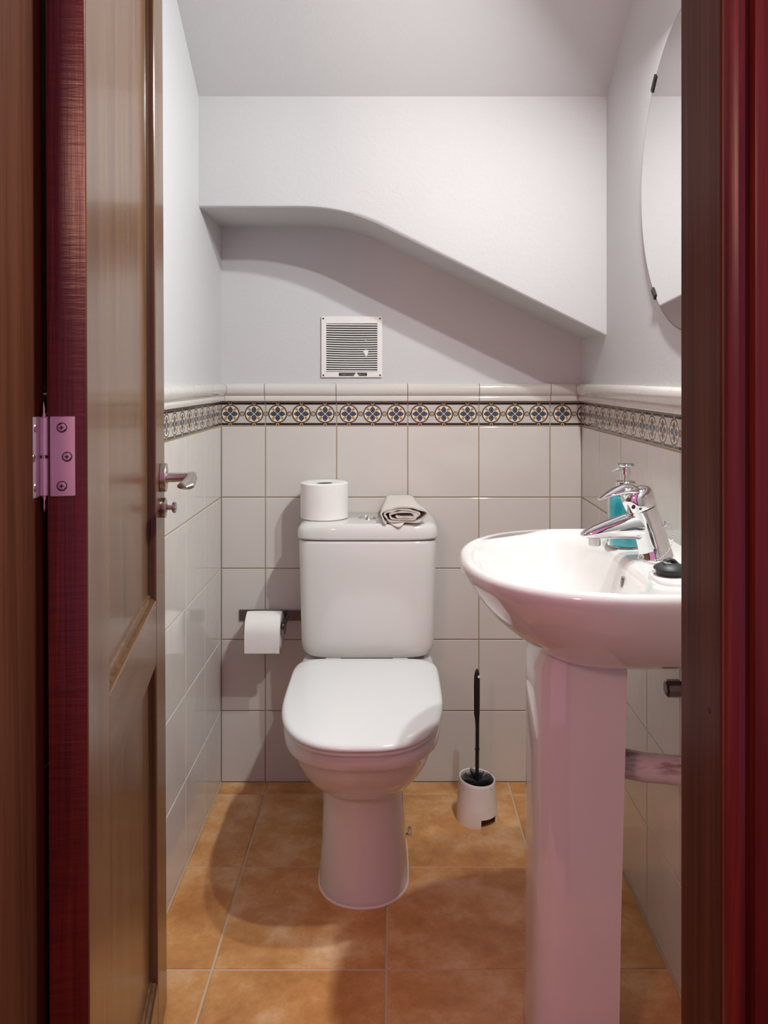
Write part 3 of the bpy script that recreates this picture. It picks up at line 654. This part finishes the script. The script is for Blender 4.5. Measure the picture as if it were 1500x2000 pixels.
part('spout', MB().sweep([(x_, SY, z_) for x_, z_ in sp], sr, 32, power=2.3), 'chrome', ft, 60)
part('aerator', MB().lathe([(0.0100, -0.0150), (0.0105, -0.0140), (0.0105, -0.0020), (0.0085, 0.0)], (0.3480, SY, 0.8640), 'Z', 24), 'steel', ft)
part('cap', MB().sweep([(0.4286, SY, 0.9122), (0.4280, SY, 0.9136), (0.4250, SY, 0.9230), (0.4215, SY, 0.9320), (0.4190, SY, 0.9390), (0.4170, SY, 0.9440), (0.4160, SY, 0.9470), (0.4155, SY, 0.9482)], [(0.0235, 0.0245), (0.0247, 0.0258), (0.0250, 0.0270), (0.0250, 0.0280), (0.0238, 0.0270), (0.0195, 0.0225), (0.0120, 0.0140), (0.0030, 0.0035)], 36, power=2.3), 'chrome', ft, 60)
lv = [(0.4330, 0.9375), (0.4210, 0.9445), (0.4080, 0.9480), (0.3960, 0.9475), (0.3840, 0.9440), (0.3720, 0.9395), (0.3620, 0.9350), (0.3560, 0.9318), (0.3535, 0.9305)]
part('lever', MB().sweep([(x_, SY, z_-0.003) for x_, z_ in lv], [(0.0150, 0.0060), (0.0205, 0.0085), (0.0220, 0.0095), (0.0212, 0.0090), (0.0195, 0.0072), (0.0168, 0.0050), (0.0125, 0.0032), (0.0075, 0.0020), (0.0015, 0.0006)], 28), 'chrome', ft, 60)
part('temperature_dot', MB().lathe([(0.0032, 0.0), (0.0030, -0.0012), (0.0004, -0.0016)], (0.4080, SY-0.0230, 0.9180), 'Y', 16), 'dark_metal', ft)
part('chain_eye', MB().lathe([(0.0040+0.0012*math.cos(2*PI*k/10), 0.0012*math.sin(2*PI*k/10)) for k in range(11)], (0.4700, SY-0.010, 0.8890), 'Y', 20, cap=False).lathe([(0.0016, 0.0), (0.0016, 0.014)], (0.4540, SY-0.010, 0.8850), 'X', 10), 'chrome', ft)

# ------------------------------------------------------------------ plug with bead chain
pc = Vector((0.4290, 1.288, 0.8326))
pg = thing('sink_plug', pc, 'black rubber basin plug with a bead chain lying on the basin beside the tap', 'plug')
part('stopper', MB().lathe([(0.0170, 0.0), (0.0205, 0.0015), (0.0212, 0.0065), (0.0218, 0.0080), (0.0245, 0.0095), (0.0247, 0.0110), (0.0220, 0.0145), (0.0150, 0.0180), (0.0100, 0.0192), (0.0003, 0.0195)], pc, 'Z', 40), 'rubber', pg, 30)
part('lug', MB().sweep([(pc.x-0.011, pc.y, pc.z+0.016), (pc.x-0.007, pc.y, pc.z+0.0215), (pc.x, pc.y, pc.z+0.0240), (pc.x+0.007, pc.y, pc.z+0.0215), (pc.x+0.012, pc.y, pc.z+0.016)], [(0.0045, 0.003)]*5, 14), 'rubber', pg)
part('ring', MB().loft([[(pc.x-0.006+math.cos(a)*(0.0065+0.0010*math.cos(b)), pc.y-0.008+0.6*math.sin(a)*(0.0065+0.0010*math.cos(b)), pc.z+0.0205+0.0010*math.sin(b)-0.25*math.cos(a)*0.0065) for b in [2*PI*k/8 for k in range(8)]] for a in [2*PI*j/20 for j in range(21)]], False, False), 'chrome', pg)
ctrl = [Vector(p) for p in ((0.4720, SY-0.012, 0.8850), (0.4740, SY-0.026, 0.8720), (0.4700, SY-0.0330, 0.8580), (0.4620, SY-0.0360, 0.8470), (0.4540, SY-0.0385, 0.8390), (0.4450, SY-0.0390, 0.8330), (0.4300, SY-0.0320, 0.8290), (0.4240, SY-0.0270, 0.8280), (0.4300, SY-0.045, 0.8282), (0.4420, SY-0.060, 0.8290), (0.4440, SY-0.085, 0.8345), (0.4360, SY-0.118, 0.8380), (0.4250, SY-0.150, 0.8530))]
def cr(p0, p1, p2, p3, t): return 0.5*((2*p1)+(p2-p0)*t+(2*p0-5*p1+4*p2-p3)*t*t+(3*p1-p0-3*p2+p3)*t**3)
pts = []
for i in range(len(ctrl)-1):
    for k in range(20): pts.append(cr(ctrl[max(i-1, 0)], ctrl[i], ctrl[i+1], ctrl[min(i+2, len(ctrl)-1)], k/20))
beads, acc, lastp = [pts[0]], 0.0, pts[0]
for p in pts[1:]:
    acc += (p-lastp).length; lastp = p
    if acc >= 0.0036: beads.append(p); acc = 0.0
cb = MB()
for p in beads: cb.lathe([(0.0003, -0.00155), (0.0011, -0.0011), (0.00155, 0.0), (0.0011, 0.0011), (0.0003, 0.00155)], p, 'Z', 8)
b_ = part('bead_chain', cb, 'chrome', pg, 60); b_['kind'] = 'stuff'; b_['label'] = 'thin chrome bead chain'

# ------------------------------------------------------------------ soap dispenser
dc = (0.4310, 1.537, DZ-0.001)
sd = thing('soap_dispenser', dc, 'clear bottle of turquoise liquid soap with chrome pump behind the tap', 'soap dispenser')
part('bottle', MB().lathe([(0.0300, 0.0), (0.0335, 0.003), (0.0340, 0.010), (0.0335, 0.080), (0.0320, 0.094), (0.0250, 0.104), (0.0165, 0.108), (0.0165, 0.113), (0.0150, 0.113), (0.0150, 0.108), (0.0230, 0.1025), (0.0300, 0.092), (0.0315, 0.078), (0.0320, 0.010), (0.0300, 0.004), (0.0004, 0.004)], dc, 'Z', 40), 'glass', sd, 50)
part('liquid_soap', MB().lathe([(0.0004, 0.005), (0.0295, 0.005), (0.0312, 0.011), (0.0308, 0.076), (0.0290, 0.0900), (0.0270, 0.0935), (0.0004, 0.0940)], dc, 'Z', 36), 'soap', sd, 40)
part('collar', MB().lathe([(0.0168, 0.1075), (0.0185, 0.1085), (0.0185, 0.1195), (0.0170, 0.1210), (0.0060, 0.1215)], dc, 'Z', 32), 'chrome', sd)
pm = part('pump', MB().lathe([(0.0050, 0.1205), (0.0050, 0.1330), (0.0078, 0.1335), (0.0078, 0.1460), (0.0062, 0.1475), (0.0062, 0.1480), (0.0155, 0.1487), (0.0160, 0.1505), (0.0140, 0.1530), (0.0004, 0.1535)], dc, 'Z', 28), 'chrome', sd, 30)
part('nozzle', MB().sweep([(dc[0]-0.005, dc[1], dc[2]+0.1435), (dc[0]-0.013, dc[1], dc[2]+0.1435), (dc[0]-0.022, dc[1], dc[2]+0.1410), (dc[0]-0.027, dc[1], dc[2]+0.1380)], [0.0032, 0.0029, 0.0026, 0.0026], 14), 'chrome', pm)

# ------------------------------------------------------------------ pipes under the basin
wp = thing('waste_pipe', (0.45, SY, 0.462), 'stained plastic waste pipe running from the basin pedestal to the right wall', 'pipe')
part('tube', MB().sweep([(0.330, SY+0.01, 0.480), (0.370, SY+0.008, 0.476), (0.43, SY, 0.467), (0.48, SY, 0.462), (XR-0.002, SY, 0.459)], [0.0240]*5, 36), 'pipe', wp, 60)
part('wall_collar', MB().lathe([(0.032, -0.009), (0.035, -0.006), (0.035, 0.0)], (XR-0.0008, SY, 0.459), 'X', 32), 'pipe', wp)
vy = 1.395; vz2 = 0.617
av = thing('angle_valve', (XR, vy, vz2), 'dark chrome angle valve on the wall under the basin', 'valve')
part('escutcheon', MB().lathe([(0.012, -0.012), (0.022, -0.006), (0.024, 0.0)], (XR-0.0008, vy, vz2), 'X', 28), 'dull_chrome', av)
part('valve_body', MB().lathe([(0.0075, -0.036), (0.0100, -0.034), (0.0100, -0.012), (0.0080, -0.008), (0.0080, -0.001)], (XR, vy, vz2), 'X', 24).lathe([(0.0085, 0.0), (0.0085, 0.012), (0.0125, 0.013), (0.0125, 0.026), (0.0060, 0.028)], (XR-0.030, vy, vz2), 'Z', 8), 'dull_chrome', av)
part('valve_knob', MB().lathe([(0.0110, -0.074), (0.0145, -0.071), (0.0148, -0.051), (0.0125, -0.048), (0.0065, -0.047), (0.0065, -0.034)], (XR, vy, vz2), 'X', 10), 'dull_chrome', av, 25)
part('supply_hose', MB().sweep([(XR-0.030, vy, vz2+0.026), (XR-0.030, vy, vz2+0.050), (XR-0.030, vy, vz2+0.066)], [0.0055]*3, 14), 'steel', av)

# ------------------------------------------------------------------ round mirror
MYc, MZc, MR = 1.455, 1.516, 0.297
mr = thing('round_mirror', (XR, MYc, MZc), 'frameless round mirror held by black clips on the right wall', 'mirror')
part('mirror_glass', MB().lathe([(MR-0.0020, -0.0080), (MR-0.0020, -0.0081)], (XR, MYc, MZc), 'X', 128), 'mirror', mr, 20)
part('mirror_rim', MB().lathe([(MR-0.0021, -0.0080), (MR-0.0004, -0.0079), (MR, -0.0074), (MR, -0.0030), (MR-0.002, -0.0028), (0.02, -0.0028)], (XR, MYc, MZc), 'X', 128, cap=False), 'mirror_edge', mr, 30)
for a in (45, 135, 225, 315):
    ca, sa = math.cos(math.radians(a)), math.sin(math.radians(a))
    def P(rr_, tt_, xx): return (xx, MYc+rr_*ca-tt_*sa, MZc+rr_*sa+tt_*ca)
    k = 1.0 if sa > 0 else 0.75; mbx = MB()
    pr = [(MR-0.006, -0.0105), (MR-0.006, -0.0086), (MR+0.0006, -0.0086), (MR+0.0006, -0.0006), (MR+0.006, -0.0006), (MR+0.006, -0.0090), (MR+0.0045, -0.0105)]
    mbx.loft([[P(q[0], -0.017*k, XR+q[1]) for q in pr], [P(q[0], 0.017*k, XR+q[1]) for q in pr]])
    part('clip', mbx, 'black', mr, 20)
